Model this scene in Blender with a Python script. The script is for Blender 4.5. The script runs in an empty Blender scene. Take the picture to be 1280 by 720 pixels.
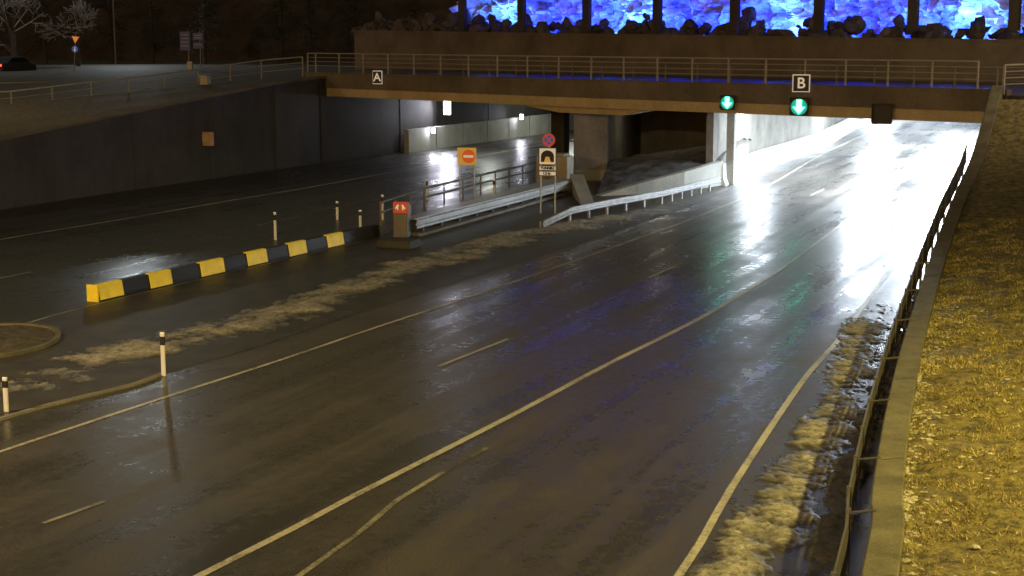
import bpy, bmesh, math, random
import numpy as np
from mathutils import Vector, Matrix, noise
random.seed(7); np.random.seed(7)
scene=bpy.context.scene
scene.view_settings.view_transform='Standard'
scene.view_settings.look='None'
scene.view_settings.exposure=0
R=math.radians

# ------------------------------------------------------------------ materials
def newmat(name):
    m=bpy.data.materials.new(name); m.use_nodes=True
    nt=m.node_tree; b=nt.nodes['Principled BSDF']
    return m,nt,b
def N(nt,t,**kw):
    n=nt.nodes.new(t)
    for k,v in kw.items(): setattr(n,k,v)
    return n
def noise_node(nt,vec,scale,detail=5,rough=.6):
    n=N(nt,'ShaderNodeTexNoise'); n.inputs['Scale'].default_value=scale
    n.inputs['Detail'].default_value=detail; n.inputs['Roughness'].default_value=rough
    if vec is not None: nt.links.new(vec,n.inputs['Vector'])
    return n.outputs['Fac']
def ramp(nt,fac,stops):
    r=N(nt,'ShaderNodeValToRGB'); nt.links.new(fac,r.inputs[0])
    e=r.color_ramp.elements
    while len(e)<len(stops): e.new(.5)
    for i,(p,c) in enumerate(stops):
        e[i].position=p; e[i].color=(c[0],c[1],c[2],1) if hasattr(c,'__len__') else (c,c,c,1)
    return r.outputs[0]
def mixc(nt,fac,a,b,mode='MIX'):
    m=N(nt,'ShaderNodeMix',data_type='RGBA',blend_type=mode)
    for s,v in ((m.inputs[0],fac),(m.inputs[6],a),(m.inputs[7],b)):
        if isinstance(v,(int,float)): s.default_value=v
        elif isinstance(v,tuple): s.default_value=(v[0],v[1],v[2],1)
        else: nt.links.new(v,s)
    return m.outputs[2]
def maprange(nt,v,a,b,c,d):
    m=N(nt,'ShaderNodeMapRange'); nt.links.new(v,m.inputs[0])
    for i,x in enumerate((a,b,c,d)): m.inputs[i+1].default_value=x
    return m.outputs[0]
def coords(nt,rot=0,scale=(1,1,1)):
    g=N(nt,'ShaderNodeNewGeometry')
    m=N(nt,'ShaderNodeMapping'); nt.links.new(g.outputs['Position'],m.inputs[0])
    m.inputs['Rotation'].default_value=(0,0,rot); m.inputs['Scale'].default_value=scale
    return m.outputs[0]
def rotc(nt,rot,scale):
    a=coords(nt,rot,(1,1,1)); m=N(nt,'ShaderNodeMapping'); nt.links.new(a,m.inputs[0])
    m.inputs['Scale'].default_value=scale
    return m.outputs[0]
def bump(nt,b,h,strength,dist):
    n=N(nt,'ShaderNodeBump'); n.inputs['Strength'].default_value=strength
    n.inputs['Distance'].default_value=dist
    nt.links.new(h,n.inputs['Height']); nt.links.new(n.outputs[0],b.inputs['Normal'])

def asphalt(name,lo=.03,hi=.075,r0=.2,r1=.46,tint=(1,.86,.7)):
    m,nt,b=newmat(name)
    st=noise_node(nt,rotc(nt,R(23),(.9,.03,1)),1.0,5,.6)
    bl=noise_node(nt,coords(nt),.3,7,.7)
    fine=noise_node(nt,coords(nt),26,3,.8)
    med=noise_node(nt,coords(nt),4,5,.65)
    a=mixc(nt,.4,st,bl); a=mixc(nt,.22,a,med)
    col=ramp(nt,a,[(.42,tuple(lo*t for t in tint)),(.58,tuple(hi*t for t in tint))])
    f=ramp(nt,fine,[(.3,.2),(.7,1.85)])
    col=mixc(nt,1.0,col,f,'MULTIPLY')
    nt.links.new(col,b.inputs['Base Color'])
    nt.links.new(maprange(nt,a,.42,.58,r0,r1),b.inputs['Roughness'])
    h=mixc(nt,.4,fine,med)
    bump(nt,b,h,.5,.008)
    b.inputs['IOR'].default_value=1.5
    return m
def concrete(name,c0,c1,scale=.8,rough=.8,streak=.3,bs=.3,spec=.3):
    m,nt,b=newmat(name)
    n1=noise_node(nt,coords(nt),scale,7,.65)
    n2=noise_node(nt,coords(nt,0,(1.6,1.6,.3)),1.0,6,.65)
    a=mixc(nt,float(streak),n1,n2)
    col=ramp(nt,a,[(.33,c0),(.66,c1)])
    fine=noise_node(nt,coords(nt),22,4,.7)
    col=mixc(nt,1.0,col,ramp(nt,fine,[(.3,.65),(.7,1.3)]),'MULTIPLY')
    nt.links.new(col,b.inputs['Base Color'])
    b.inputs['Roughness'].default_value=rough
    b.inputs['Specular IOR Level'].default_value=spec
    bump(nt,b,mixc(nt,.5,fine,n1),bs,.03)
    return m
def paint(name,col,rough=.45,metal=0,var=.3,emit=0):
    m,nt,b=newmat(name)
    n1=noise_node(nt,coords(nt),3.5,5,.65)
    f=ramp(nt,n1,[(.3,1-var),(.7,1)])
    c=mixc(nt,1.0,tuple(col),f,'MULTIPLY')
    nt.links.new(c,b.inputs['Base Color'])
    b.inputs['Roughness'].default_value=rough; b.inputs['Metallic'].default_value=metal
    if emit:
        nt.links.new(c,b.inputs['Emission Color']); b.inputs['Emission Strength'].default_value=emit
    return m
def emission(name,col,s):
    m,nt,b=newmat(name)
    b.inputs['Base Color'].default_value=(*col,1)
    b.inputs['Emission Color'].default_value=(*col,1); b.inputs['Emission Strength'].default_value=s
    return m
def linepaint(name,col,wear=.45,hi=.6):
    m,nt,b=newmat(name)
    n=noise_node(nt,coords(nt),9,6,.8); n2=noise_node(nt,coords(nt),.7,3,.5)
    a=mixc(nt,.4,n,n2)
    f=ramp(nt,a,[(wear-.08,0),(wear+.1,1)])
    c=mixc(nt,f,(.045,.041,.035),tuple(col))
    nt.links.new(c,b.inputs['Base Color']); b.inputs['Roughness'].default_value=.4
    return m
def snowmat(name,snow,dirt,t=.5,s=4,zmelt=None):
    m,nt,b=newmat(name)
    n=noise_node(nt,coords(nt),s,8,.8)
    c=ramp(nt,n,[(t-.1,dirt),(t+.1,snow)])
    f=noise_node(nt,coords(nt),30,3,.7)
    c=mixc(nt,1.0,c,ramp(nt,f,[(.3,.6),(.7,1.25)]),'MULTIPLY')
    b.inputs['Roughness'].default_value=.7
    if zmelt:   # thin wet slush near the road surface, whiter where the ridge is deep
        g=N(nt,'ShaderNodeNewGeometry'); sp=N(nt,'ShaderNodeSeparateXYZ'); nt.links.new(g.outputs['Position'],sp.inputs[0])
        k=maprange(nt,sp.outputs['Z'],zmelt[0],zmelt[1],0,1)
        c=mixc(nt,k,(.05,.045,.036),c)
        nt.links.new(maprange(nt,k,0,1,.3,.7),b.inputs['Roughness'])
    nt.links.new(c,b.inputs['Base Color'])
    bump(nt,b,mixc(nt,.5,n,f),.6,.04)
    return m

M_road=asphalt('wet_asphalt')
M_roadL=asphalt('wet_asphalt_dark',.022,.045,.23,.45)
M_patch=asphalt('wet_asphalt_smooth',.02,.03,.22,.36)
M_deckroad=asphalt('deck_asphalt',.03,.06,.28,.42)
M_median=concrete('median_gravel',(.028,.025,.019),(.07,.062,.047),1.2,.5,.1,.7,.5)
M_wallcap=concrete('olive_concrete',(.08,.073,.048),(.19,.172,.12),1.5,.75)  # mottled olive-brown concrete
M_conc=concrete('concrete',(.12,.112,.095),(.26,.245,.21),.7)
M_beam=concrete('lit_beam_concrete',(.3,.25,.14),(.46,.39,.24),.5,.8)  # yellow lamp light on the girder put into its colour
M_conc_dark=concrete('dark_concrete',(.03,.028,.026),(.065,.06,.052),.35,.75)
M_conc_brown=concrete('brown_concrete',(.085,.074,.06),(.16,.138,.112),.4,.9,.12)
M_conc_light=concrete('light_concrete',(.24,.24,.21),(.38,.38,.33),.6,.7)
M_white_bar=concrete('white_barrier',(.55,.56,.55),(.75,.76,.75),.6,.6)
M_ceil=concrete('tunnel_ceiling',(.3,.3,.3),(.42,.42,.42),.5)
M_rock=concrete('rock',(.03,.03,.03),(.12,.11,.10),1.4,.85,.1,1.0)
M_cliff=concrete('cliff_rock',(.12,.12,.14),(.8,.8,.85),.9,.8,.1,1.0)
M_hill=concrete('hillside_rock',(.025,.024,.022),(.09,.085,.075),.3,.9,.1,1.0)
M_grassground=snowmat('grass_soil',(.26,.21,.075),(.05,.042,.016),.5)
M_slope=snowmat('slope_grass',(.13,.11,.07),(.04,.034,.024),.5)
M_snow=snowmat('dirty_snow',(.46,.43,.36),(.13,.115,.085),.47,6,(.004,.055))
M_line=linepaint('white_line',(.5,.47,.38),.43)
M_line_dim=linepaint('worn_line',(.38,.35,.28),.5)
M_steel=paint('galvanised_steel',(.5,.51,.52),.4,.5,.35)
M_steel_dark=paint('dark_steel',(.15,.14,.12),.5,.4,.3)
M_railpaint=paint('rail_steel',(.36,.35,.3),.5,.3,.3)
M_railpaint2=paint('rail_steel_weathered',(.22,.21,.18),.5,.3,.3)
M_white=paint('white_plastic',(.75,.75,.7),.5,0,.15)
M_black=paint('black_plastic',(.012,.012,.012),.6,0,.2)
M_yellow=paint('yellow_reflective_glow',(.85,.6,.03),.55,0,.25,.2)  # slight emission in the paint stands in for retroreflected light
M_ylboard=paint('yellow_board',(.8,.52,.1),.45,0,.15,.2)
M_red=paint('red_reflective_glow',(.55,.09,.03),.45,0,.15,.15)  # panel paint glows a little in place of retroreflection
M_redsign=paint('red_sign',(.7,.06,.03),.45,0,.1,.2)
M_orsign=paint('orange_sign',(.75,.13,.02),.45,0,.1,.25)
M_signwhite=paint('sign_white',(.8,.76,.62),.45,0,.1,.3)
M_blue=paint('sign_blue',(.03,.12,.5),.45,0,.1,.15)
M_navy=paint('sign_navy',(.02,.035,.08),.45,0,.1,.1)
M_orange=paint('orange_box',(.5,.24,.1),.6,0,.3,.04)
M_beige=concrete('beige_concrete',(.3,.27,.2),(.45,.41,.32),1,.7)
M_bark=concrete('bark',(.03,.025,.02),(.08,.07,.06),3,.9)
M_treesnow=paint('snowy_twigs',(.42,.44,.46),.8,0,.5)
M_needle=paint('conifer_needles',(.045,.06,.04),.8,0,.6)
M_green=emission('signal_green',(.1,1,.75),9)
M_greendim=emission('signal_lens',(.0,.35,.22),.8)
M_lampglow=emission('lamp_glass',(.85,.85,1),25)
M_sodium=emission('sodium_glass',(1,.6,.15),12)
M_tail=emission('tail_light',(1,.04,.02),6)
M_car=paint('car_paint',(.05,.05,.06),.25,.3,.1)
M_glass=paint('dark_glass',(.01,.012,.015),.08,0,.1)
M_rubber=paint('rubber',(.02,.02,.02),.8,0,.1)

# ------------------------------------------------------------------ mesh tools
class MB:
    def __init__(s): s.v=[]; s.f=[]
    def box(s,c,size,rz=0,taper=1):
        o=len(s.v); hx,hy,hz=[a/2 for a in size]; ca,sa=math.cos(rz),math.sin(rz)
        for z in (-hz,hz):
            k=taper if z>0 else 1
            for x,y in ((-hx*k,-hy*k),(hx*k,-hy*k),(hx*k,hy*k),(-hx*k,hy*k)):
                s.v.append((c[0]+x*ca-y*sa,c[1]+x*sa+y*ca,c[2]+z))
        s.f+=[tuple(o+i for i in q) for q in ((3,2,1,0),(4,5,6,7),(0,1,5,4),(1,2,6,5),(2,3,7,6),(3,0,4,7))]
        return s
    def tube(s,p0,p1,r0,r1=None,n=8):
        r1=r0 if r1 is None else r1
        p0=Vector(p0);p1=Vector(p1);d=(p1-p0).normalized()
        a=d.orthogonal().normalized(); b=d.cross(a); o=len(s.v)
        for p,r in ((p0,r0),(p1,r1)):
            for i in range(n):
                t=2*math.pi*i/n; q=p+a*math.cos(t)*r+b*math.sin(t)*r; s.v.append(tuple(q))
        for i in range(n): s.f.append((o+i,o+(i+1)%n,o+n+(i+1)%n,o+n+i))
        s.f.append(tuple(o+n-1-i for i in range(n))); s.f.append(tuple(o+n+i for i in range(n)))
        return s
    def sweep(s,path,prof,closed=True):
        P=[Vector(p) for p in path]; o=len(s.v); k=len(prof)
        for i,p in enumerate(P):
            a=P[max(i-1,0)];b=P[min(i+1,len(P)-1)]
            t=Vector((b.x-a.x,b.y-a.y,0)).normalized(); nrm=Vector((-t.y,t.x,0))
            for l,z in prof: s.v.append((p.x+nrm.x*l,p.y+nrm.y*l,p.z+z))
        for i in range(len(P)-1):
            for j in range(k if closed else k-1):
                j2=(j+1)%k
                s.f.append((o+i*k+j,o+i*k+j2,o+(i+1)*k+j2,o+(i+1)*k+j))
        if closed:
            s.f.append(tuple(o+j for j in range(k))); s.f.append(tuple(o+(len(P)-1)*k+k-1-j for j in range(k)))
        return s
    def poly(s,pts,z=0):
        o=len(s.v); s.v+=[(p[0],p[1],p[2] if len(p)>2 else z) for p in pts]; s.f.append(tuple(range(o,o+len(pts)))); return s
    def prism(s,pts,y0,y1):
        o=len(s.v);n=len(pts)
        for y in (y0,y1):
            s.v+=[(p[0],y,p[1]) for p in pts]
        s.f.append(tuple(o+i for i in range(n))); s.f.append(tuple(o+n+n-1-i for i in range(n)))
        for i in range(n): s.f.append((o+i,o+(i+1)%n,o+n+(i+1)%n,o+n+i))
        return s
    def build(s,name,mat,parent=None,smooth=False,bevel=0,fix=True):
        me=bpy.data.meshes.new(name); me.from_pydata(s.v,[],s.f)
        if fix:
            bm=bmesh.new(); bm.from_mesh(me); bmesh.ops.recalc_face_normals(bm,faces=bm.faces); bm.to_mesh(me); bm.free()
        ob=bpy.data.objects.new(name,me); scene.collection.objects.link(ob)
        me.materials.append(mat)
        if smooth:
            for p in me.polygons: p.use_smooth=True
        if bevel:
            m=ob.modifiers.new('bevel','BEVEL'); m.width=bevel; m.segments=2
        if parent: ob.parent=parent
        return ob
def empty(name,loc=(0,0,0),rz=0):
    e=bpy.data.objects.new(name,None); scene.collection.objects.link(e)
    e.location=loc; e.rotation_euler=(0,0,rz); return e
def circ(r,n=24,cx=0,cz=0): return [(cx+r*math.cos(2*math.pi*i/n),cz+r*math.sin(2*math.pi*i/n)) for i in range(n)]
def resample(path,step):
    out=[];P=[Vector(p) for p in path]
    for a,b in zip(P[:-1],P[1:]):
        n=max(1,int((b-a).length/step))
        for i in range(n): out.append(a.lerp(b,i/n))
    out.append(P[-1]); return out
def smoothpath(path,step=1.0):
    P=[Vector((p[0],p[1],p[2] if len(p)>2 else 0)) for p in path]
    P=[P[0]*2-P[1]]+P+[P[-1]*2-P[-2]]
    out=[]
    for i in range(1,len(P)-2):
        a,b,c,d=P[i-1:i+3]; n=max(1,int((c-b).length/step))
        for k in range(n):
            t=k/n
            out.append(.5*((2*b)+(c-a)*t+(2*a-5*b+4*c-d)*t*t+(3*b-a-3*c+d)*t**3))
    out.append(P[-2]); return out
def line(name,path,w,mat,z=.008):
    p=[Vector((q.x,q.y,z)) for q in smoothpath(path,1.5)]
    return MB().sweep(p,[(-w/2,0),(w/2,0)],closed=False).build(name,mat,fix=False)
def grid(name,fn,nu,nv,mat,smooth=True):
    v=[fn(i/nu,j/nv) for j in range(nv+1) for i in range(nu+1)]
    f=[(j*(nu+1)+i,j*(nu+1)+i+1,(j+1)*(nu+1)+i+1,(j+1)*(nu+1)+i) for j in range(nv) for i in range(nu)]
    b=MB(); b.v=v; b.f=f
    return b.build(name,mat,smooth=smooth,fix=False)
def lamp(name,kind,loc,energy,col,parent=None,target=None,size=.3,spot=None,size_y=None,blend=.6):
    l=bpy.data.lights.new(name,kind); l.energy=energy; l.color=col
    o=bpy.data.objects.new(name,l); scene.collection.objects.link(o); o.location=loc
    if kind=='AREA':
        l.shape='RECTANGLE'; l.size=size; l.size_y=size_y or size
    else: l.shadow_soft_size=size
    if spot: l.spot_size=R(spot); l.spot_blend=blend
    if target is not None:
        o.rotation_euler=(Vector(target)-Vector(loc)).to_track_quat('-Z','Y').to_euler()
    if parent: o.parent=parent
    return o

# ------------------------------------------------------------------ ground & roads
MB().poly([(-1500,-1500),(1500,-1500),(1500,2500),(-1500,2500)],-.12).build('ground',M_hill,fix=False)
MB().poly([(-60,-20),(95,-20),(95,235),(-60,235)],0).build('road',M_road,fix=False)
MB().poly([(-62,-10),(-30.5,0),(-14.5,40),(-12.9,45.6),(-5.2,61.6),(1.8,84),(6,106),(42,200),(30,205),(4.1,131),(-7.8,106.4),(-14.3,92.2),(-23.9,70.6),(-38,40),(-60,-5)],.005).build('left_carriageway_road',M_roadL,fix=False)
MB().poly([(-17.2,51),(-15.9,60),(-12.3,55.6),(-12.8,50.0)],.010).build('asphalt_patch',M_patch,fix=False)
MB().poly([(-25,18),(-12,30.2),(-8.9,34.6),(-6.8,38.5),(-4.6,43.5),(-1.8,49.5),(2.5,58.5),(8.0,70.8),(11.4,79.5),(11.4,83),(8.5,84),(4,84),(1.6,84.5),(-5.0,62),(-12.9,45.3),(-14.3,40),(-28,12)],.007).build('median_ground',M_median,fix=False)

line('road_marking',[(-14.5,19.5),(-10.0,28.7),(-8.1,32.6),(-5.8,37.2),(-3.7,41.7),(-1.0,47.2),(3.6,57.2),(8.7,68.7),(13.9,82.2),(21.5,104.9),(30,128)],.12,M_line)
line('road_marking',[(-9.5,13),(-4.7,21.8),(-2.8,25.8),(0.0,31.6),(2.4,36.8),(5.3,42.7),(7.7,48.3),(10.0,53.9),(14.8,66.6),(20,80),(30,107)],.16,M_line)
line('road_marking',[(-6.4,16.5),(-3.2,21.8),(-2.0,25.6),(-0.5,29.0)],.11,M_line_dim)
line('road_marking',[(.2,16),(2.5,21.8),(3.9,26.2),(5.7,31.6),(7.2,35.9),(8.5,39.2),(10.4,44.5),(17,63),(23,80)],.14,M_line)
for a,b in (((-7.8,24.3),(-7.1,25.5)),((-1.8,36.5),(-.1,39.9)),((4.6,50.4),(6.0,53.5)),((10.3,63.7),(11.5,66.9)),((15.2,77),(16.5,80.2))):
    line('road_dash',[a,b],.10,M_line_dim if a[0]<-7 else M_line)
line('road_marking',[(-26,46),(-20.4,59.9),(-17.3,66.6),(-13.2,76.0),(-10.4,82.2),(-4.8,96.3),(-2.2,102.8),(6,122)],.17,M_line,.012)
for a,b in (((-17.8,48.6),(-16.5,51.6)),((-10.9,64.5),(-9.6,67.5)),((-5,78.5),(-3.7,81.5)),((.8,93),(2,96))):
    line('road_dash',[a,b],.15,M_line_dim,.012)
line('road_marking',[(-13.7,42),(-12.3,45.8),(-5.9,59.6),(-5,64)],.1,M_line_dim,.014)
MB().sweep(smoothpath([(-14.2,24,0),(-10.8,31.2,0),(-9.9,32.8,0),(-8.8,34.4,0),(-8.35,35.6,0)],.5),[(-.08,-.05),(.08,-.05),(.07,.05),(-.06,.055)]).build('kerb',M_conc)
isl=empty('traffic_island',(-13.9,39.4,0))
el=[(1.8*math.cos(t),2.3*math.sin(t),0) for t in np.linspace(0,2*math.pi,37)]
MB().sweep(el,[(-.08,-.02),(.08,-.02),(.07,.1),(-.07,.1)]).build('kerb_ring',M_wallcap,isl)
grid('soil',lambda u,v:((1.75*v)*math.cos(u*6.2832),(2.25*v)*math.sin(u*6.2832),.05+.05*noise.noise((v*5*math.cos(u*6.28),v*5*math.sin(u*6.28),0))+.08*(1-v)),36,10,M_slope).parent=isl

def slush(name,path,w,hmax,seed,thr=.0,step=.14,mat=M_snow,n=22):
    P=smoothpath(path,step); m=len(P)
    T=[(P[min(i+1,m-1)]-P[max(i-1,0)]).normalized() for i in range(m)]
    def fn(u,v):
        i=min(m-1,int(round(v*(m-1)))); p=P[i];t=T[i]
        l=(u-.5)*w; x=p.x-t.y*l; y=p.y+t.x*l
        prof=1-(2*abs(u-.5))**2
        endp=min(1,v*8,(1-v)*8)
        h=(.5*noise.noise((x*.4,y*.4,seed))+.45*noise.noise((x*1.3,y*1.3,seed))+.3*noise.noise((x*4,y*4,seed))+.28*noise.noise((x*11,y*11,seed)))
        z=hmax*(h+prof*.8*endp-.5+thr)
        return (x,y,max(z,-.03))
    return grid(name,fn,n,m-1,mat,True)
slush('snow_verge',[(-15,25,0),(-11.7,33.8,0),(-9.3,39.2,0),(-6.8,43.6,0),(-4.3,50.8,0),(-2.0,55.4,0),(.6,61.2,0),(4.1,66.0,0),(9.3,76,0)],3.0,.12,3,.06,.09,M_snow,40)
slush('snow_verge',[(-4.6,52,0),(-2.2,57,0),(.4,62,0),(4.6,67.5,0)],1.8,.14,9,.12,.1,M_snow,24)
slush('snow_verge',[(-.5,13,0),(2.9,21.0,0),(4.9,26,0),(6.8,31.6,0),(8.4,36.5,0),(10,42,0),(11.5,46,0)],1.7,.10,5,.07,.06,M_snow,36)
slush('slush_debris',[(3.9,19,0),(5.2,24,0),(7.2,30,0),(9.2,36,0),(11.6,43.5,0),(14.2,51,0)],.9,.14,15,.0,.07,M_rock,18)

# ------------------------------------------------------------------ right wall, bank, grass
WL=[(-4.6,-10,1.0),(-1.4,0,1.0),(4.58,19.1,1.0),(5.64,23.0,1.0),(7.33,28.9,1.0),(9.6,36.3,1.03),(12.9,46.4,1.3),(15.8,54.4,2.2),(18.4,60.8,3.4),(20.75,66.3,5.9)]
WLs=smoothpath(WL,1.0)
def offs(path,d):
    out=[]
    for i,p in enumerate(path):
        a=path[max(i-1,0)];b=path[min(i+1,len(path)-1)]
        t=Vector((b.x-a.x,b.y-a.y,0)).normalized(); out.append(Vector((p.x-t.y*d,p.y+t.x*d,p.z)))
    return out
rw=empty('retaining_wall')
MB().sweep(offs(WLs,-.27),[(-.2,-7.5),(.2,-7.5),(.2,-.12),(-.2,-.12)]).build('wall_body',M_wallcap,rw)
MB().sweep(offs(WLs,-.24),[(-.24,-.118),(.24,-.118),(.24,-.02),(.215,0),(-.215,0),(-.24,-.02)]).build('wall_cap',M_wallcap,rw)
mb=MB()
for p in offs(WLs,-.24)[::6]:
    mb.box((p.x,p.y,p.z+.001),(.44,.015,.006),R(18))
mb.build('cap_joints',M_conc_dark,rw)
gb=empty('wall_guardrail')
near=[p for p in WLs if p.y<62]
base=offs(near,.34)
nr0=offs(near,.0)
mb=MB()
for zz in (.96,.82,.68,.54,.40,.26):
    mb.sweep([Vector((p.x,p.y,p.z-1+zz)) for p in base],[(-.018,-.03 if zz<.9 else -.06),(.018,-.03 if zz<.9 else -.06),(.018,.03),(-.018,.03)])
mb.build('rails',M_steel_dark,gb)
mb=MB(); mp=MB()
for i in range(0,len(base)-1,2):
    p=base[i]; q=nr0[i]
    mb.box((p.x,p.y,(p.z+.02)/2),(.08,.08,p.z),R(-18))
    if i%4==0: mb.tube((p.x,p.y,p.z-.06),(q.x+.06,q.y-.02,p.z+.01),.022,n=6)
mb.build('posts',M_steel_dark,gb)
for i in range(len(base)-1):
    a,b=base[i],base[i+1]
    for k in range(10):
        p=a.lerp(b,k/10); mp.tube((p.x,p.y,p.z-.8),(p.x,p.y,p.z-.08),.009,n=4)
mp.build('mesh_bars',M_steel_dark,gb)

WR=offs(WLs,-.48)
def bank(u,v):
    L=WR; n=len(L)-1
    f=v*n; i=min(n-1,int(f)); p=L[i].lerp(L[i+1],f-i)
    d=u*u*40; x=p.x+d*.94; y=p.y-d*.28
    z=p.z-.14+min(d,14)*.09*(1-min(1,max(0,(p.z-1)/4)))
    z+=(.10*noise.noise((x*.5,y*.5,0))+.06*noise.noise((x*2,y*2,1))+.03*noise.noise((x*7,y*7,1)))*min(1,d*2)
    if p.y>64: z=min(z,5.3)
    return (x,y,z)
grid('grass_bank',bank,140,320,M_grassground)
n=140000
vv=np.random.rand(n)*.62+.18
uu=np.sqrt((np.random.rand(n)**1.3)*9/40)
V=np.zeros((n,3,3),dtype=np.float32)
for i in range(n):
    x,y,z=bank(float(uu[i]),float(vv[i]))
    c=noise.noise((x*1.3,y*1.3,5))+.6*noise.noise((x*4,y*4,5))
    if c<-.05 and random.random()<.88: z-=1
    h=random.uniform(.02,.06)*(1.1+.8*c); a=random.random()*6.283; w=random.uniform(.008,.018)
    dx,dy=math.cos(a)*w,math.sin(a)*w; lx,ly=random.gauss(0,.05),random.gauss(0,.05)
    V[i]=((x-dx,y-dy,z-.01),(x+dx,y+dy,z-.01),(x+lx,y+ly,z+h))
me=bpy.data.meshes.new('grass'); me.vertices.add(n*3); me.vertices.foreach_set('co',V.ravel())
me.loops.add(n*3); me.loops.foreach_set('vertex_index',np.arange(n*3,dtype=np.int32))
me.polygons.add(n); me.polygons.foreach_set('loop_start',np.arange(0,n*3,3,dtype=np.int32))
me.update(calc_edges=True)
mg,nt,b=newmat('dry_grass')
nn=noise_node(nt,coords(nt),1.6,6,.7); n2=noise_node(nt,coords(nt),22,2,.6)
cc=ramp(nt,mixc(nt,.5,nn,n2),[(.38,(.08,.072,.02)),(.5,(.27,.225,.06)),(.62,(.58,.5,.22))])
nt.links.new(cc,b.inputs['Base Color']); b.inputs['Roughness'].default_value=.6
me.materials.append(mg)
scene.collection.objects.link(bpy.data.objects.new('grass',me))

def lump(bm,c,s,seed,flat=1.0,sub=2):
    r=bmesh.ops.create_icosphere(bm,subdivisions=sub,radius=1)
    ax=Vector((random.uniform(.7,1.5),random.uniform(.7,1.3),random.uniform(.45,1.0)))
    rot=Matrix.Rotation(random.random()*6.28,3,Vector((random.random(),random.random(),random.random()+.1)).normalized()) if flat==1 else Matrix.Rotation(random.random()*6.28,3,'Z')
    for v in r['verts']:
        q=v.co.copy(); k=1+.55*noise.noise(q*1.1+Vector((seed*3.1,0,0)))+.3*noise.noise(q*3+Vector((0,seed*2.7,0)))
        q=Vector((q.x*ax.x,q.y*ax.y,q.z*ax.z*flat))*k*s; v.co=rot@q+c
bm=bmesh.new()
cl=[(random.uniform(.28,.66),abs(random.gauss(0,.1))) for _ in range(34)]
for i in range(800):
    c=random.choice(cl); v=c[0]+random.gauss(0,.007); u=max(.02,c[1]+random.gauss(0,.03))
    x,y,z=bank(u,v); lump(bm,Vector((x,y,z)),random.uniform(.015,.065),i,.35,1)
me=bpy.data.meshes.new('snow_patches'); bm.to_mesh(me); bm.free(); me.materials.append(snowmat('bank_snow',(.55,.52,.42),(.3,.27,.18),.45,9))
scene.collection.objects.link(bpy.data.objects.new('snow_patches',me))

# ------------------------------------------------------------------ left retaining wall + upper terrain
LW=[(-60,-6,.3),(-38,40,1.2),(-23.9,70.6,3.17),(-19.9,80,4.0),(-14.3,92.2,5.1),(-12.2,97.5,5.33),(-7.8,106.4,5.33),(4.1,131,5.33),(39,200,5.33)]
lw=empty('retaining_wall')
LP=resample(LW,6)
MB().sweep([Vector((p.x,p.y,0)) for p in LP],[(.0,-.3),(.5,-.3),(.5,.5),(.0,.5)]).build('footing',M_conc_dark,lw)
b=MB()
for p0,p1 in zip(LP[:-1],LP[1:]):
    t=(Vector((p1.x-p0.x,p1.y-p0.y,0))).normalized(); nx,ny=-t.y,t.x
    o=len(b.v)
    for p in (p0,p1):
        b.v+=[(p.x,p.y,.5),(p.x+nx*.45,p.y+ny*.45,.5),(p.x+nx*.45,p.y+ny*.45,p.z),(p.x,p.y,p.z)]
    b.f+=[(o,o+4,o+7,o+3),(o+1,o+2,o+6,o+5),(o+3,o+7,o+6,o+2)]
b.build('wall_face',M_conc_dark,lw)
MB().sweep(LP,[(-.06,.0),(.52,.0),(.52,.14),(-.06,.14)]).build('coping',M_conc_brown,lw)
mb=MB()
for i in range(0,len(LP),1):
    p=LP[i]
    if p.z>1.2: mb.box((p.x+.01,p.y-.0,p.z/2),(.05,.05,p.z-.02),R(-24))
mb.build('joint_covers',M_conc_dark,lw)
def upper(u,v):
    f=v*(len(LP)-1); i=min(len(LP)-2,int(f)); p=LP[i].lerp(LP[i+1],f-i)
    d=.5+u*u*240; nx,ny=-.91,.41
    x=p.x+nx*d; y=p.y+ny*d
    z=p.z+(4.85-p.z)*min(1,max(0,(d-.5)/20))**1.2 if p.z<4.85 else p.z-.05
    if d>1 and d<9: z+=.12*noise.noise((x*.6,y*.6,4))
    return (x,y,z)
grid('embankment',upper,90,60,M_slope)
MB().poly([(-190,70),(-62,89),(-34,98.5),(-16,106),(-9,108),(2,130),(30,190),(-20,205),(-190,165)],4.93).build('upper_road',M_deckroad,fix=False)
MB().sweep([Vector((-62,89,4.93)),Vector((-34,98.5,4.93)),Vector((-16,105.5,4.93))],[(-.1,-.2),(.1,-.2),(.1,.13),(-.1,.13)]).build('kerb',M_conc)
line('road_marking',[(-80,100),(-45,112),(-20,124)],.15,M_line,4.94)

def railing(name,path,h,mat,post=2.0,bars=4,r=.03,pr=.035):
    e=empty(name); P=resample(path,post); a=MB(); c=MB()
    for i in range(len(P)-1):
        for k in range(bars):
            zz=h-(h-.15)*k/bars
            a.tube(P[i]+Vector((0,0,zz)),P[i+1]+Vector((0,0,zz)),r*(1.5 if k==0 else .8),n=6)
    for p in P:
        c.box((p.x,p.y,p.z+h/2),(pr*2,pr*2,h),R(-44))
    a.build('rails',mat,e); c.build('posts',mat,e); return e
railing('railing',[(-52,52,3.1),(-32.5,78,3.6),(-27.5,84,3.75),(-21,92.5,4.5),(-16.2,99.2,5.2),(-13.7,100.5,5.4)],1.25,M_railpaint,2.2,3)

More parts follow.
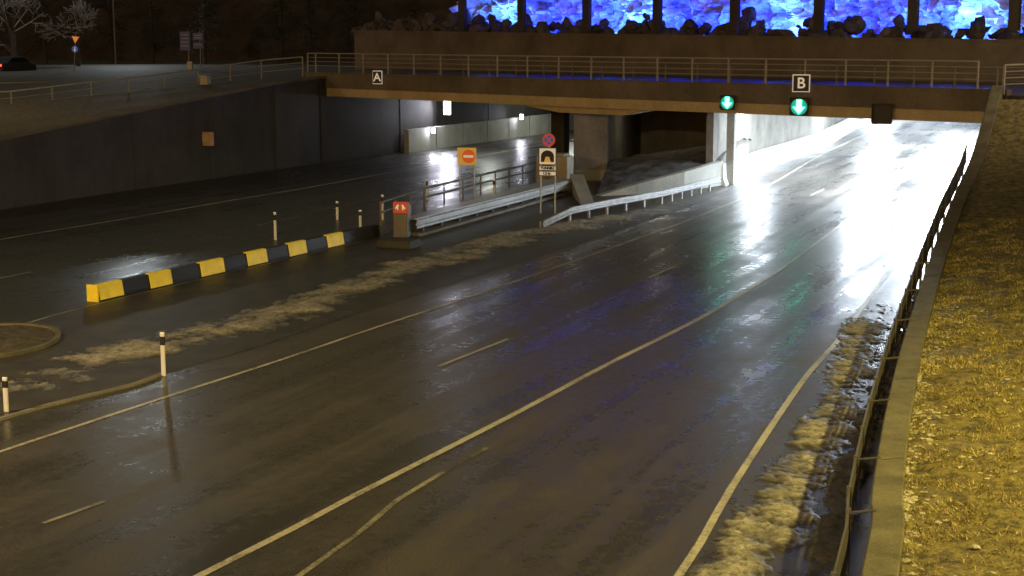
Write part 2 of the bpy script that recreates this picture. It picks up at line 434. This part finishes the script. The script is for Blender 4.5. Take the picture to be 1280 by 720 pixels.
# ------------------------------------------------------------------ bridge / tunnel portal
F=[Vector((-13.4,99.6,0)),Vector((-12.8,99,0)),Vector((4.1,82,0)),Vector((20.4,67.5,0)),Vector((21.5,66.5,0))]
F=[F[0]]+resample(F[1:4],4)+[F[4]]
br=empty('bridge')
MB().sweep(F,[(0,4.72),(.38,4.72),(.38,5.62),(0,5.62)]).build('parapet_beam',M_conc_brown,br)
MB().sweep(F,[(-.05,5.622),(.46,5.622),(.46,5.70),(-.05,5.70)]).build('parapet_coping',M_conc_brown,br)
MB().sweep(F,[(.06,4.2),(.95,4.2),(.95,4.718),(.06,4.718)]).build('edge_girder',M_beam,br)
top=[(-12.35,99.3),(4.4,82.6),(20.6,68.2),(23,66),(45,60),(165,190),(95,240),(38.8,200.2),(3.9,131.2),(-8.0,106.6)]
b=MB(); k=len(top)
b.v=[(x,y,4.95) for x,y in top]+[(x,y,5.38) for x,y in top]
b.f=[tuple(range(k))[::-1],tuple(range(k,2*k))]+[(i,(i+1)%k,k+(i+1)%k,k+i) for i in range(k)]
b.build('deck_slab',M_ceil,br)
MB().poly([(-12.6,99.9),(4.75,83.0),(20.9,68.7),(45,61),(70,75),(29.5,85),(8.0,105.4),(-11.5,123.6)],5.39).build('deck_road',M_deckroad,fix=False)
mb=MB()
mb.v=[(.3,86.3,4.2),(2.6,84.1,3.85),(5.8,81.0,3.85),(7.2,79.8,4.2),(1.0,87.0,4.2),(3.3,84.8,3.85),(6.5,81.7,3.85),(7.9,80.5,4.2)]
mb.f=[(0,1,2,3),(7,6,5,4),(0,4,5,1),(1,5,6,2),(2,6,7,3),(0,3,7,4)]
mb.build('pier_cap',M_beam,br)
railing('bridge_railing',[p+Vector((.14,.14,5.70)) for p in F[:-1]],1.2,M_railpaint,2.0,4,.026,.035)
F2=[p+Vector((4.6,4.9,5.4)) for p in F[1:-1]]+[Vector((34,66,5.4))]
railing('bridge_railing',F2,1.1,M_railpaint2,2.0,3,.026,.035)
railing('railing',[(21.3,66.4,5.5),(24,66.5,5.6),(31,69,5.6),(42,73,5.7)],1.25,M_railpaint,1.8,4,.03,.045)
MB().sweep([Vector((21.3,66.6,0)),Vector((30,63,0)),Vector((45,58,0))],[(0,0),(.4,0),(.4,5.45),(0,5.45)]).build('wing_wall',M_conc_dark,br)

mp=empty('bridge_pier')
b=MB()
q=[(3.45,85.4),(5.35,85.4),(8.7,103),(6.6,103)]
b.v=[(x,y,-.1) for x,y in q]+[(x,y,4.94) for x,y in q]
b.f=[(3,2,1,0),(4,5,6,7)]+[(i,(i+1)%4,4+(i+1)%4,4+i) for i in range(4)]
b.build('pier_wall',M_conc,mp,bevel=.05)
MB().box((4.4,85.24,.3),(2.1,.3,.6)).build('plinth',M_conc_light,mp)
MB().box((3.1,98,2.4),(.9,.9,5.0),R(-24)).build('bridge_column',M_conc_dark)
MB().box((11.95,83.1,2.4),(.42,.42,4.9),R(-21)).build('bridge_column',M_conc_light)
MB().tube((10.95,83.0,0),(10.95,83.0,4.7),.09,n=12).build('drain_pipe',M_black)
MB().sweep([Vector((8.6,103.1,0)),Vector((17.3,101.1,0))],[(0,0),(.4,0),(.4,4.94),(0,4.94)]).build('cross_wall',M_conc)
b=MB()
top=[(4.5,76.6,.05),(6.5,77.6,.55),(9,79.2,1.0),(11.45,82.4,1.32)]
for (x,y,z) in top: b.v+=[(x,y,-.05),(x,y,z),(x-.25,y+.3,z),(x-.25,y+.3,-.05)]
for i in range(3):
    for j in range(4): b.f.append((i*4+j,i*4+(j+1)%4,(i+1)*4+(j+1)%4,(i+1)*4+j))
b.f+=[(3,2,1,0),(12,13,14,15)]
b.build('concrete_apron',M_conc_light)
def mound(u,v):
    a=Vector((4.3,77.0,.02)).lerp(Vector((11.3,82.8,1.2)),u); c=Vector((5.6,86.5,1.0)).lerp(Vector((14.5,92,1.5)),u)
    p=a.lerp(c,min(v,1)); z=p.z+.5*math.sin(v*2.6)*(.3+u)+.12*noise.noise((p.x,p.y,0))+.06*noise.noise((p.x*4,p.y*4,0))
    return (p.x,p.y,z)
grid('gravel_mound',mound,40,30,M_rock)

BL=[Vector((11.6,82.2,0)),Vector((15.7,93.3,0)),Vector((22.6,110.2,0)),Vector((27.7,126,0)),Vector((36,152,0)),Vector((52,200,0))]
MB().sweep(offs(BL,.75),[(0,0),(.4,0),(.4,4.94),(0,4.94)]).build('tunnel_wall',M_conc)
b=MB().sweep(BL,[(0,0),(.6,0),(.42,.35),(.36,1.15),(.18,1.15),(.14,.35)]); b.build('concrete_barrier',M_white_bar)
BRt=[Vector((21.2,66.8,0)),Vector((25.6,79,0)),Vector((34,102,0)),Vector((44,130,0)),Vector((60,175,0)),Vector((68,200,0))]
MB().sweep(BRt,[(-.4,0),(0,0),(0,4.94),(-.4,4.94)]).build('tunnel_wall',M_white_bar)
AL=[Vector((-7.6,106.0,0)),Vector((-2.3,117,0)),Vector((4.3,130.6,0)),Vector((39,199,0))]
pw=empty('tunnel_side_wall')
MB().sweep(offs(AL,-.12),[(-.35,0),(0,0),(0,1.55),(-.12,1.6),(-.3,1.55)]).build('panel_wall',M_conc_light,pw)
mb=MB()
for p in resample(offs(AL,-.47),3.2): mb.box((p.x,p.y,.78),(.03,.03,1.56),R(-26))
mb.build('panel_joints',M_conc,pw)
AR=[Vector((6.6,103,0)),Vector((20,135,0)),Vector((50,198,0))]
MB().sweep(AR,[(-.3,0),(.1,0),(.1,4.94),(-.3,4.94)]).build('tunnel_wall',M_conc)
MB().box((60,215,2.4),(90,.5,5)).build('tunnel_wall',M_conc_dark)

def tlight(x,y,e,col=(.78,.89,1),z=4.82,rz=R(-21),ln=3.0,w=.42):
    g=empty('fill_light',(x,y,z),rz)
    MB().box((0,0,.07),(w+.08,ln+.1,.1)).build('housing',M_steel,g)
    lamp('lamp','AREA',(0,0,0),e,col,g,None,w,None,ln)
for x,y,e,l in ((14.4,88.8,1300,1.0),(24.3,119.6,2000,2),(17.9,77.6,1500,1.2),(21.2,89.5,1700,2),(26.8,112,2600,3),(35.5,147,4000,4),
             (21.6,79.5,4800,3),(24.6,88,6500,3),(28.2,99,6500,3),(32.5,112,6000,3),(38,128,6000,4)):
    tlight(x,y,e,ln=l,w=.6)
for x,y,e in ((-1.6,107,300),(4.5,121,380),(14,144,420)):
    tlight(x,y,e,(.9,.95,.85),ln=1.5)
g=empty('fill_light',(8.8,90,4.8)); MB().box((0,0,.07),(.5,1.3,.1)).build('housing',M_steel,g)
lamp('lamp','AREA',(0,0,0),50,(1,.85,.6),g,None,.4,None,1.2)  # added fill light, lifts the dark mound and inner wall
def walllamp(x,y,z,w,h,e):
    g=empty('wall_lamp',(x,y,z),R(-20))
    MB().box((0,.12,0),(w+.08,.12,h+.08)).build('housing',M_steel_dark,g)
    MB().box((0,.0,0),(w,.1,h)).build('lens',M_lampglow,g,bevel=.03)
    if e: lamp('lamp','AREA',(0,-.1,0),e,(.85,.85,1),g,(0,-2,-.5),w,None,h)
walllamp(-4.7,110.5,2.95,.5,1.1,260)
walllamp(-5.6,108.5,1.35,.26,.34,15)
walllamp(.75,121.5,1.65,.26,.4,30)

Wd=Vector((42.8,-40,0)).normalized(); Wn=Vector((-Wd.y,Wd.x,0))
W0=Vector((-12.8,125,0))
def wp(t,o,z):
    p=W0+Wd*t+Wn*o; return Vector((p.x,p.y,z))
pwall=empty('portal_wall')
b=MB()
seg=[wp(t,0,8.35-.012*t) for t in np.linspace(0,86,22)]
b.sweep(seg,[(0,-3.6),(.6,-3.6),(.6,0),(0,0)]).build('wall',M_conc_brown,pwall)
MB().sweep(seg,[(-.06,.002),(.7,.002),(.7,.12),(-.06,.12)]).build('coping',M_conc_brown,pwall)
MB().sweep([wp(0,.3,0),wp(0,30,0)],[(-.3,5.3),(.3,5.3),(.3,8.3),(-.3,8.3)]).build('return_wall',M_conc_dark,pwall)
can=empty('colonnade')
for X,Y in ((-3.99,116.7),(.47,112.6),(5.02,108.3),(9.59,104.1),(14.2,99.8),(18.8,95.5),(23.5,91.1),(28.1,86.8),(32.7,82.5)):
    p=Vector((X,Y,0))+Wn*.35
    MB().box((p.x,p.y,10.4),(.6,.35,4.2),math.atan2(Wd.y,Wd.x)).build('column',M_conc_dark,can)
MB().sweep([wp(10,.1,12.5),wp(70,.1,12.5)],[(-.6,0),(8,0),(8,.6),(-.6,.6)]).build('roof_slab',M_conc_dark,can)
def cliff(u,v):
    t=6+u*77; z=7+v*8
    o=6.2+1.3*noise.noise((t*.35,z*.35,0))+1.2*noise.noise((t*1.1,z*1.1,2))+.9*noise.noise((t*3,z*3,3))
    return tuple(wp(t,o,z))
grid('rock_cliff',cliff,320,50,M_cliff,False)
MB().poly([wp(0,.3,8.1),wp(86,.3,7.3),wp(86,60,7.3),wp(0,60,8.1)]).build('upper_ground',M_rock)
bm=bmesh.new()
for i in range(520):
    t=random.uniform(-1,75) if i%4 else random.uniform(0,14); o=random.uniform(.9,3.6); s=random.uniform(.15,.65)
    zt=8.15-.012*t
    clump=.75+.9*noise.noise((t*.6,0,0))
    lump(bm,wp(t,o,zt+random.uniform(-.1,1.7)*clump*(o/3.6)+s*.2),s,i)
me=bpy.data.meshes.new('rock_pile'); bm.to_mesh(me); bm.free(); me.materials.append(M_rock)
scene.collection.objects.link(bpy.data.objects.new('rock_pile',me))
for j,t in enumerate(np.arange(11.5,51.5,4.4)):
    p=wp(t,4.2,8.35)
    g=empty('blue_floodlight',p,math.atan2(Wd.y,Wd.x))
    MB().box((0,-.06,0),(.9,.1,.2)).build('housing',M_black,g)
    lamp('lamp','AREA',(0,.05,.05),1150,(.008,.035,1) if j%3 else (.05,.17,1),g,(0,3,2.2),.9,None,.25)

# ------------------------------------------------------------------ signs & signals
def text(name,body,size,mat,parent,loc):
    cu=bpy.data.curves.new(name,'FONT'); cu.body=body; cu.size=size; cu.align_x='CENTER'; cu.align_y='CENTER'; cu.extrude=.004; cu.offset=.012
    o=bpy.data.objects.new(name,cu); scene.collection.objects.link(o); cu.materials.append(mat)
    o.parent=parent; o.location=loc; o.rotation_euler=(R(90),0,0); return o
def letter(x,y,z,w,h,ch):
    g=empty('letter_sign',(x,y,z),R(-15))
    MB().box((0,.06,0),(w,.08,h)).build('board',M_signwhite,g,bevel=.02)
    MB().box((0,.0,0),(w*.86,.05,h*.88)).build('face',M_black,g)
    text('letter',ch,h*.85,M_signwhite,g,(0,-.035,-.01))
    MB().box((0,.3,0),(.08,.5,.08)).build('bracket',M_steel_dark,g)
letter(13.75,72.9,5.78,.84,.84,'B')
letter(-8.25,93.9,5.5,.62,.82,'A')
def signal(x,y,z,s,lit=True):
    g=empty('lane_signal',(x,y,z),R(-15))
    MB().box((0,.1,0),(s,.2,s)).build('housing',M_black,g,bevel=.03)
    mb=MB(); mb.box((0,-.1,s*.52),(s*1.04,.34,.03)); mb.box((-s*.51,-.08,.05),(.03,.3,s*.9)); mb.box((s*.51,-.08,.05),(.03,.3,s*.9)); mb.build('hood',M_black,g)
    if lit:
        a=s*.5
        MB().prism(circ(a*.92,28),-.012,-.005).build('lens',M_greendim,g)
        MB().prism([(-.28*a,.8*a),(.28*a,.8*a),(.28*a,.0),(.68*a,.0),(0,-.8*a),(-.68*a,.0),(-.28*a,.0)],-.04,-.02).build('arrow',M_green,g)
        lamp('lamp','AREA',(0,-.15,0),6,(.05,1,.6),g,(0,-2,0),s*.6)
    MB().tube((0,.2,s*.3),(0,.6,s*.3),.04).build('bracket',M_steel_dark,g)
signal(13.7,73.0,4.66,.84)
signal(10.65,75.7,4.74,.7)
signal(17.0,70.2,4.45,.9,False)

def pole(g,x,z0,z1,r=.035,mat=M_steel): MB().tube((x,0.05,z0),(x,.05,z1),r,n=10).build('pole',mat,g)
g=empty('no_entry_sign',(-2.2,74.1,0),R(-14))
pole(g,-.36,0,2.6);pole(g,.36,0,2.6)
MB().box((0,-.01,2.22),(.95,.05,.84)).build('board',M_ylboard,g,bevel=.015)
MB().prism(circ(.33,28,.1,2.22),-.06,-.04).build('disc',M_orsign,g)
MB().box((.1,-.07,2.22),(.5,.012,.12)).build('bar',M_signwhite,g)
g=empty('tunnel_sign',(1.62,69.0,0),R(-12))
pole(g,-.33,0,3.0);pole(g,.33,0,3.0)
MB().box((0,-.02,2.62),(.82,.04,.8)).build('board',M_black,g,bevel=.012)
MB().box((0,-.05,2.62),(.74,.012,.72)).build('face',M_signwhite,g)
b=MB(); b.prism([(-.3,2.36),(-.3,2.6)]+[(.3*math.cos(t),2.62+.27*math.sin(t)) for t in np.linspace(math.pi,0,14)]+[(.3,2.36)],-.07,-.058); b.build('tunnel_icon',M_black,g)
MB().prism([(-.16,2.36),(-.08,2.6),(.08,2.6),(.16,2.36)],-.078,-.072).build('road_icon',M_ylboard,g)
for z in (2.08,1.84):
    MB().box((0,-.02,z),(.8,.04,.2)).build('plate',M_black,g)
    MB().box((0,-.045,z),(.75,.01,.16)).build('plate_face',M_signwhite,g)
    text('caption','TUNNELI' if z>2 else '1.2 km',.15,M_black,g,(0,-.055,z))
MB().prism(circ(.29,28,.05,3.36),-.02,.0).build('disc',M_redsign,g)
MB().prism(circ(.21,28,.05,3.36),-.03,-.022).build('disc_centre',M_blue,g)
mb=MB()
for s in (-1,1):
    mb.prism([(.05-.17,3.36-.17*s-.03*s),(.05-.13,3.36-.17*s-.03*s),(.05+.17,3.36+.17*s),(.05+.12,3.36+.17*s)],-.04,-.032)
mb.build('cross',M_redsign,g)
MB().tube((.05,.05,2.9),(.05,.05,3.6),.03).build('stub',M_steel,g)

def delin(x,y,h=1.05,top=M_white,w=.11):
    g=empty('delineator_post',(x,y,0),R(-20))
    MB().box((0,0,h*.5),(w,.05,h)).build('post',top,g,bevel=.015)
    MB().box((0,-.0,h*.82),(w+.006,.056,h*.2)).build('band',M_black,g)
    MB().box((0,0,h*.99),(w*.9,.045,.05)).build('cap',M_signwhite,g)
for x,y,h in ((-8.3,35.4,1.05),(-9.4,59.9,1.1),(-5.7,66.6,1.1),(-10.9,31.9,.75),(-7.7,66.6,.8),(-6.4,63.7,.75),(-4.2,74.9,1.0),(-.9,76,.9)):
    delin(x,y,h)

g=empty('block_barrier')
p0=Vector((-12.75,45.7,0));p1=Vector((-5.5,60.9,0)); L=(p1-p0).length; d=(p1-p0)/L; ang=math.atan2(d.y,d.x)
y=MB();k=MB()
mid=[(0,1.15,1),(1.15,2.4,0),(2.4,3.55,1),(3.55,5.05,0),(5.05,6.4,1),(6.4,7.7,0),(7.7,8.95,1),(8.95,10.3,0),(10.3,11.5,1),(11.5,12.9,0),(12.9,14.1,1),(14.1,L,0)]
prof=[(-.2,0),(-.2,.12),(-.13,.5),(.13,.5),(.2,.12),(.2,0)]
for a,b2,c in mid:
    k.sweep([p0+d*(a+.01),p0+d*(b2-.01)],prof)
    if c: y.sweep([p0+d*(a+.04),p0+d*(b2-.04)],[(-.24,.06),(-.2,.06),(-.17,.51),(-.13,.53),(.0,.53),(.0,.515),(-.15,.515),(-.16,.5)])
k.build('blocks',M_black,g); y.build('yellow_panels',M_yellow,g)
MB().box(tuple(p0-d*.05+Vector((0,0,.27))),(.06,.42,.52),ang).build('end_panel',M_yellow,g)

cc=empty('crash_cushion')
s0=Vector((-4.2,61.0,0)); s1=Vector((2.7,78.4,0)); dd=(s1-s0).normalized(); nn_=Vector((-dd.y,dd.x,0))
wb=[(0,.3),(.05,.34),(.05,.42),(0,.47),(0,.53),(.05,.58),(.05,.66),(0,.7)]
for sgn in (-1,1):
    pa=s0+nn_*sgn*.35; pb=s1+nn_*sgn*.62
    MB().sweep([pa,pb],[(sgn*(.02+l),z) for l,z in wb]+[(sgn*(-.01+l),z) for l,z in wb[::-1]]).build('side_beam',M_steel,cc)
b=MB(); a0=s0+nn_*.33; a1=s0-nn_*.33; b0=s1+nn_*.6; b1=s1-nn_*.6
for p in (a0,a1,b1,b0): b.v.append((p.x,p.y,.73))
for p in (a0,a1,b1,b0): b.v.append((p.x,p.y,.69))
b.f=[(0,1,2,3),(7,6,5,4),(0,4,5,1),(1,5,6,2),(2,6,7,3),(3,7,4,0)]
b.build('top_cover',M_steel,cc)
mb=MB()
for i in range(10):
    p=s0.lerp(s1,(i+.5)/10); mb.box((p.x,p.y,.33),(.5,.12,.66),math.atan2(dd.y,dd.x)+R(90))
mb.build('diaphragms',M_steel_dark,cc)
MB().sweep([s0+dd*.2,s1],[(-.5,.0),(.5,.0),(.5,.12),(-.5,.12)]).build('plinth',M_conc,cc)
g=empty('nose_marker',(-4.45,60.6,0),R(-14))
MB().box((0,.1,.5),(.6,.5,1.0)).build('body',M_steel_dark,g,bevel=.04)
MB().box((0,-.02,1.15),(.64,.12,.62)).build('panel',M_red,g,bevel=.03)
MB().box((0,.25,1.1),(.6,.4,.5)).build('cap',M_steel_dark,g,bevel=.05)
b=MB()
for s in (-1,1):
    b.prism([(s*.08,1.12),(s*.13,1.12),(s*.13,1.28),(s*.08,1.28)][::s],-.1,-.085)
    b.prism([(s*.05,1.32),(s*.1,1.36),(s*.22,1.2),(s*.18,1.16)][::s],-.1,-.085)
b.build('arrows',M_signwhite,g)
MB().box((-4.35,58.0,.14),(1.5,1.1,.32),R(-22),.9).build('concrete_block',M_conc_dark,bevel=.04)

def wbeam(name,path,h,mat=M_steel,post=2.0):
    g=empty(name); P=resample(path,post)
    pr=[(0,h-.32),(-.05,h-.28),(-.05,h-.21),(0,h-.17),(0,h-.13),(-.05,h-.08),(-.05,h-.02),(0,h+.0)]
    MB().sweep(P,pr+[(l+.02,z) for l,z in pr[::-1]]).build('beam',mat,g)
    m=MB()
    for p in P[:-1]: m.box((p.x-.08,p.y+.06,p.z+h/2-.02),(.08,.1,h-.02),R(-30))
    m.build('posts',mat,g); return g
wbeam('guardrail',[Vector((1.3,63.6,-.35)),Vector((2.6,65.7,0)),Vector((4.4,68.7,0)),Vector((7.3,73,0)),Vector((11.0,80.2,0))],.68,M_steel,1.33)
def piperail(name,path,h):
    g=empty(name);P=resample(path,2.0);m=MB()
    for zz,r in ((h,.06),(h-.42,.05)):
        for a,b in zip(P[:-1],P[1:]): m.tube(a+Vector((0,0,zz)),b+Vector((0,0,zz)),r,n=8)
    for p in P: m.tube(p,p+Vector((0,0,h)),.045,n=6)
    m.build('rails',M_steel_dark,g)
piperail('pipe_railing',[Vector((-5.6,64.4,0)),Vector((-4.1,70.6,0)),Vector((-1.6,77.5,0)),Vector((1.3,85,0))],1.0)
g=empty('concrete_block',(2.15,81.2,0),R(-18))
MB().box((0,.5,.82),(1.75,1.2,1.64)).build('body',M_beige,g,bevel=.06)
MB().box((-.1,.5,1.72),(1.5,1.0,.14)).build('lid',M_beige,g,bevel=.04)
MB().box((-.35,-.13,.9),(.6,.06,.9)).build('door',M_steel_dark,g)
mb=MB(); mb.v=[(3.0,78.6,.0),(3.7,78.2,0),(3.3,72.2,0),(3.95,72.0,0),(3.0,78.7,.95),(3.7,78.3,.95),(3.3,72.2,.06),(3.95,72.0,.06)]
mb.f=[(0,1,3,2),(4,6,7,5),(0,2,6,4),(1,5,7,3),(0,4,5,1),(2,3,7,6)]
mb.build('barrier_end_ramp',M_conc_light)

g=empty('wall_box',(-17.15,85.7,2.3),R(-24))
MB().box((.1,-.1,0),(.7,.3,.78)).build('housing',M_orange,g,bevel=.04)
MB().box((.1,-.27,.05),(.5,.03,.4)).build('panel',M_beige,g)
g=empty('utility_cabinet',(-18.9,94.5,4.45),R(-30))
MB().box((0,0,.55),(.6,.4,1.1)).build('body',M_conc_light,g,bevel=.03); MB().box((0,0,1.13),(.68,.48,.06)).build('lid',M_steel,g)
g=empty('direction_sign',(-26.2,125,4.9),R(-8))
MB().tube((-.1,.05,0),(-.1,.05,3.5),.06).build('pole',M_steel_dark,g); MB().tube((.9,.05,0),(.9,.05,3.5),.06).build('pole',M_steel_dark,g)
MB().box((-.35,-.02,2.7),(.85,.06,1.5)).build('board',M_navy,g); MB().box((.75,-.02,3.05),(.85,.06,.6)).build('board',M_navy,g); MB().box((.75,-.02,2.35),(.85,.06,.5)).build('board',M_navy,g)
mb=MB()
for z in (3.2,2.9,2.6,2.3): mb.box((-.35,-.06,z),(.6,.01,.04))
for z in (3.15,2.95,2.4): mb.box((.75,-.06,z),(.6,.01,.04))
mb.build('lettering',M_conc_light,g)
MB().box((-.0,0,.6),(.4,.3,.9)).build('cabinet',M_beige,g)
g=empty('give_way_sign',(-34.3,120,4.85),R(-8)); g.rotation_euler=(0,R(6),R(-8))
MB().tube((0,.05,0),(0,.05,3.5),.04).build('pole',M_steel_dark,g)
MB().prism([(-.34,3.15),(.34,3.15),(0,2.55)],-.02,.0).build('triangle',M_redsign,g)
MB().prism([(-.26,3.11),(.26,3.11),(0,2.64)],-.03,-.022).build('triangle_face',M_ylboard,g)
MB().prism(circ(.27,24,0,2.15),-.02,0).build('disc',M_blue,g)
MB().prism([(-.03,2.32),(.03,2.32),(.03,2.1),(.1,2.1),(0,1.97),(-.1,2.1),(-.03,2.1)],-.03,-.022).build('arrow',M_signwhite,g)

g=empty('car',(-39.8,122,4.94),R(70))
prof=[(-2.1,.35),(-2.15,.75),(-2.0,.95),(-1.45,1.02),(-.85,1.42),(.6,1.45),(1.35,1.02),(2.0,.88),(2.15,.6),(2.1,.32)]
MB().prism(prof,-.85,.85).build('body',M_car,g,bevel=.08)
MB().prism([(-1.3,1.03),(-.82,1.36),(.55,1.38),(1.2,1.03)],-.87,.87).build('windows',M_glass,g)
for x in (-1.3,1.35):
    for yy in (-.82,.82): MB().tube((x,yy-.1,.33),(x,yy+.1,.33),.33,n=20).build('wheel',M_rubber,g)
for yy in (-.6,.6): MB().box((-2.14,yy,.8),(.06,.32,.14)).build('tail_light',M_tail,g)

# ------------------------------------------------------------------ hills, trees
def hill(u,v):
    x=-150+u*330; y=165+v*90-.25*(x+10)
    z=4.5+v**.7*34+3.0*noise.noise((x*.06,y*.06,0))*min(1,v*4)+1.6*noise.noise((x*.25,y*.25,1))*min(1,v*4)+1.0*noise.noise((x*.7,y*.7,2))
    return (x,y,z)
grid('hillside',hill,260,60,M_hill,False)
def conifer(x,y,z,h,snow=False):
    g=empty('conifer_tree',(x,y,z)); MB().tube((0,0,0),(0,0,h),h*.018,.02).build('trunk',M_bark,g)
    b=MB()
    for i in range(int(h*26)):
        t=random.random()**.8; zz=h*(.12+.86*t); r=(1-t)*h*.2*random.uniform(.5,1.1)+.1; a=random.random()*6.283
        for k in range(5):
            q=(k+random.random())/5; rr=r*q; s=random.uniform(.12,.3)*(1.2-.5*t)
            c=Vector((math.cos(a)*rr,math.sin(a)*rr,zz-rr*.35+random.gauss(0,.06)))
            o=len(b.v); e1=Vector((random.gauss(0,1),random.gauss(0,1),random.gauss(0,.4))).normalized()*s; e2=Vector((random.gauss(0,1),random.gauss(0,1),random.gauss(-.4,.5))).normalized()*s*.6
            b.v+=[tuple(c-e1),tuple(c+e2),tuple(c+e1)]; b.f.append((o,o+1,o+2))
    b.build('foliage',M_needle,g,fix=False)
for x,y,z,h in ((-30,150,5,13),(-37,158,5,16),(-24,160,5,14),(-17,165,5,12),(-43,165,5,17),(-10,158,5,11),(-20,152,5,9),(-48,158,5,15)):
    conifer(x,y,z,h)
def baretree(x,y,z,h):
    g=empty('snowy_tree',(x,y,z)); b=MB(); sn=MB()
    def br_(p,d,l,r,lev):
        q=p+d*l; b.tube(p,q,r,r*.65,n=5)
        if lev<=3:
            up=Vector((0,0,r*.9+.012)); sn.tube(p+up,q+up,r*.6+.014,r*.5+.012,n=4)
        if lev==0: return
        for _ in range(3 if lev>1 else 5):
            nd=(d+Vector((random.gauss(0,.55),random.gauss(0,.55),random.gauss(.0,.35)))).normalized()
            br_(p.lerp(q,random.uniform(.45,1)),nd,l*random.uniform(.6,.85),r*.55,lev-1)
    br_(Vector((0,0,0)),Vector((0,0,1)),h*.28,.22,5)
    b.build('branches',M_bark,g,fix=False); sn.build('snow_on_branches',M_treesnow,g,fix=False)
baretree(-41.5,128,4.9,12); baretree(-44,136,4.9,13); baretree(-39.5,140,4.9,10)

# ------------------------------------------------------------------ street lamps (outside the view, lit)
def street_lamp(x,y,z,h,arm,e,col,target,spot=140,glow=M_sodium,size=.35):
    g=empty('street_lamp',(x,y,z)); a=Vector((arm[0],arm[1],0))
    MB().tube((0,0,0),(0,0,h),.1,.06,n=12).build('pole',M_steel_dark,g)
    MB().tube((0,0,h-.05),tuple(a+Vector((0,0,h+.25))),.04,n=8).build('arm',M_steel_dark,g)
    hd=a+Vector((0,0,h+.25))
    MB().box(tuple(hd),(.7,.3,.16),math.atan2(arm[1],arm[0])).build('head',M_steel_dark,g,bevel=.04)
    MB().box(tuple(hd-Vector((0,0,.1))),(.5,.22,.04),math.atan2(arm[1],arm[0])).build('glass',glow,g)
    lamp('lamp','SPOT',tuple(hd-Vector((0,0,.2))),e,col,g,tuple(Vector(target)-Vector((x,y,z))),size,spot,blend=.8)
SODW=(1,.72,.35); SODY=(1,.78,.19)
street_lamp(17.5,22,2.3,10,(-1.5,0),18000,SODY,(9,26,0),130)
street_lamp(-2.5,-6,1,12,(-1.5,1),30000,SODW,(-1,18,0),160)
street_lamp(-24,26,0,11,(2,1),14000,SODW,(-12,42,0),160)
street_lamp(33,60,5,10,(-1.5,1.5),8000,(1,.80,.52),(16,84,6),150)
street_lamp(-34,76,3.2,9,(1.5,1),2400,SODW,(-18,92,4),165)
street_lamp(-38.7,150,4.9,10,(1.5,-1),3000,(.85,.95,1),(-32,130,4),160,M_lampglow,1.2)
street_lamp(-50,108,4.9,9,(2,0),3000,(.85,.95,1),(-42,118,4),150,M_lampglow,.4)

# ------------------------------------------------------------------ volume added for rain haze and glow in the lit tunnel mouth
mm=bpy.data.materials.new('glow_mist'); mm.use_nodes=True; nt=mm.node_tree; nt.nodes.clear()
o=nt.nodes.new('ShaderNodeOutputMaterial'); vs=nt.nodes.new('ShaderNodeVolumeScatter')
vs.inputs['Density'].default_value=.0012; vs.inputs['Anisotropy'].default_value=.3; vs.inputs['Color'].default_value=(.88,.94,1,1)
nt.links.new(vs.outputs[0],o.inputs['Volume'])
b=MB(); q=[(12.3,82.3),(20.3,65),(29,88),(64,190),(50,190),(26.5,122)]
k=len(q); b.v=[(x,y,.03) for x,y in q]+[(x,y,4.7) for x,y in q]
b.f=[tuple(range(k))[::-1],tuple(range(k,2*k))]+[(i,(i+1)%k,k+(i+1)%k,k+i) for i in range(k)]
b.build('glow_mist',mm)

# ------------------------------------------------------------------ world, moon, camera
w=bpy.data.worlds.new('World'); scene.world=w; w.use_nodes=True
nt=w.node_tree; bg=nt.nodes['Background']; sk=nt.nodes.new('ShaderNodeTexSky'); sk.sky_type='NISHITA'; sk.sun_disc=False
sk.sun_elevation=R(4); sk.sun_rotation=R(200)
c=mixc(nt,1.0,sk.outputs[0],(1.0,.66,.38),'MULTIPLY')
nt.links.new(c,bg.inputs[0]); bg.inputs[1].default_value=.06
sl=bpy.data.lights.new('moon','SUN'); sl.energy=.01; sl.angle=R(.5); so=bpy.data.objects.new('moon',sl); scene.collection.objects.link(so); so.rotation_euler=(R(50),0,R(200))
cam=bpy.data.cameras.new('camera'); cam.lens=36*1900/1280; cam.sensor_width=36; cam.clip_end=5000; cam.clip_start=.1
co=bpy.data.objects.new('camera',cam); scene.collection.objects.link(co); co.location=(0,0,8); co.rotation_euler=(math.pi/2-math.atan(315/1900),0,0)
scene.camera=co
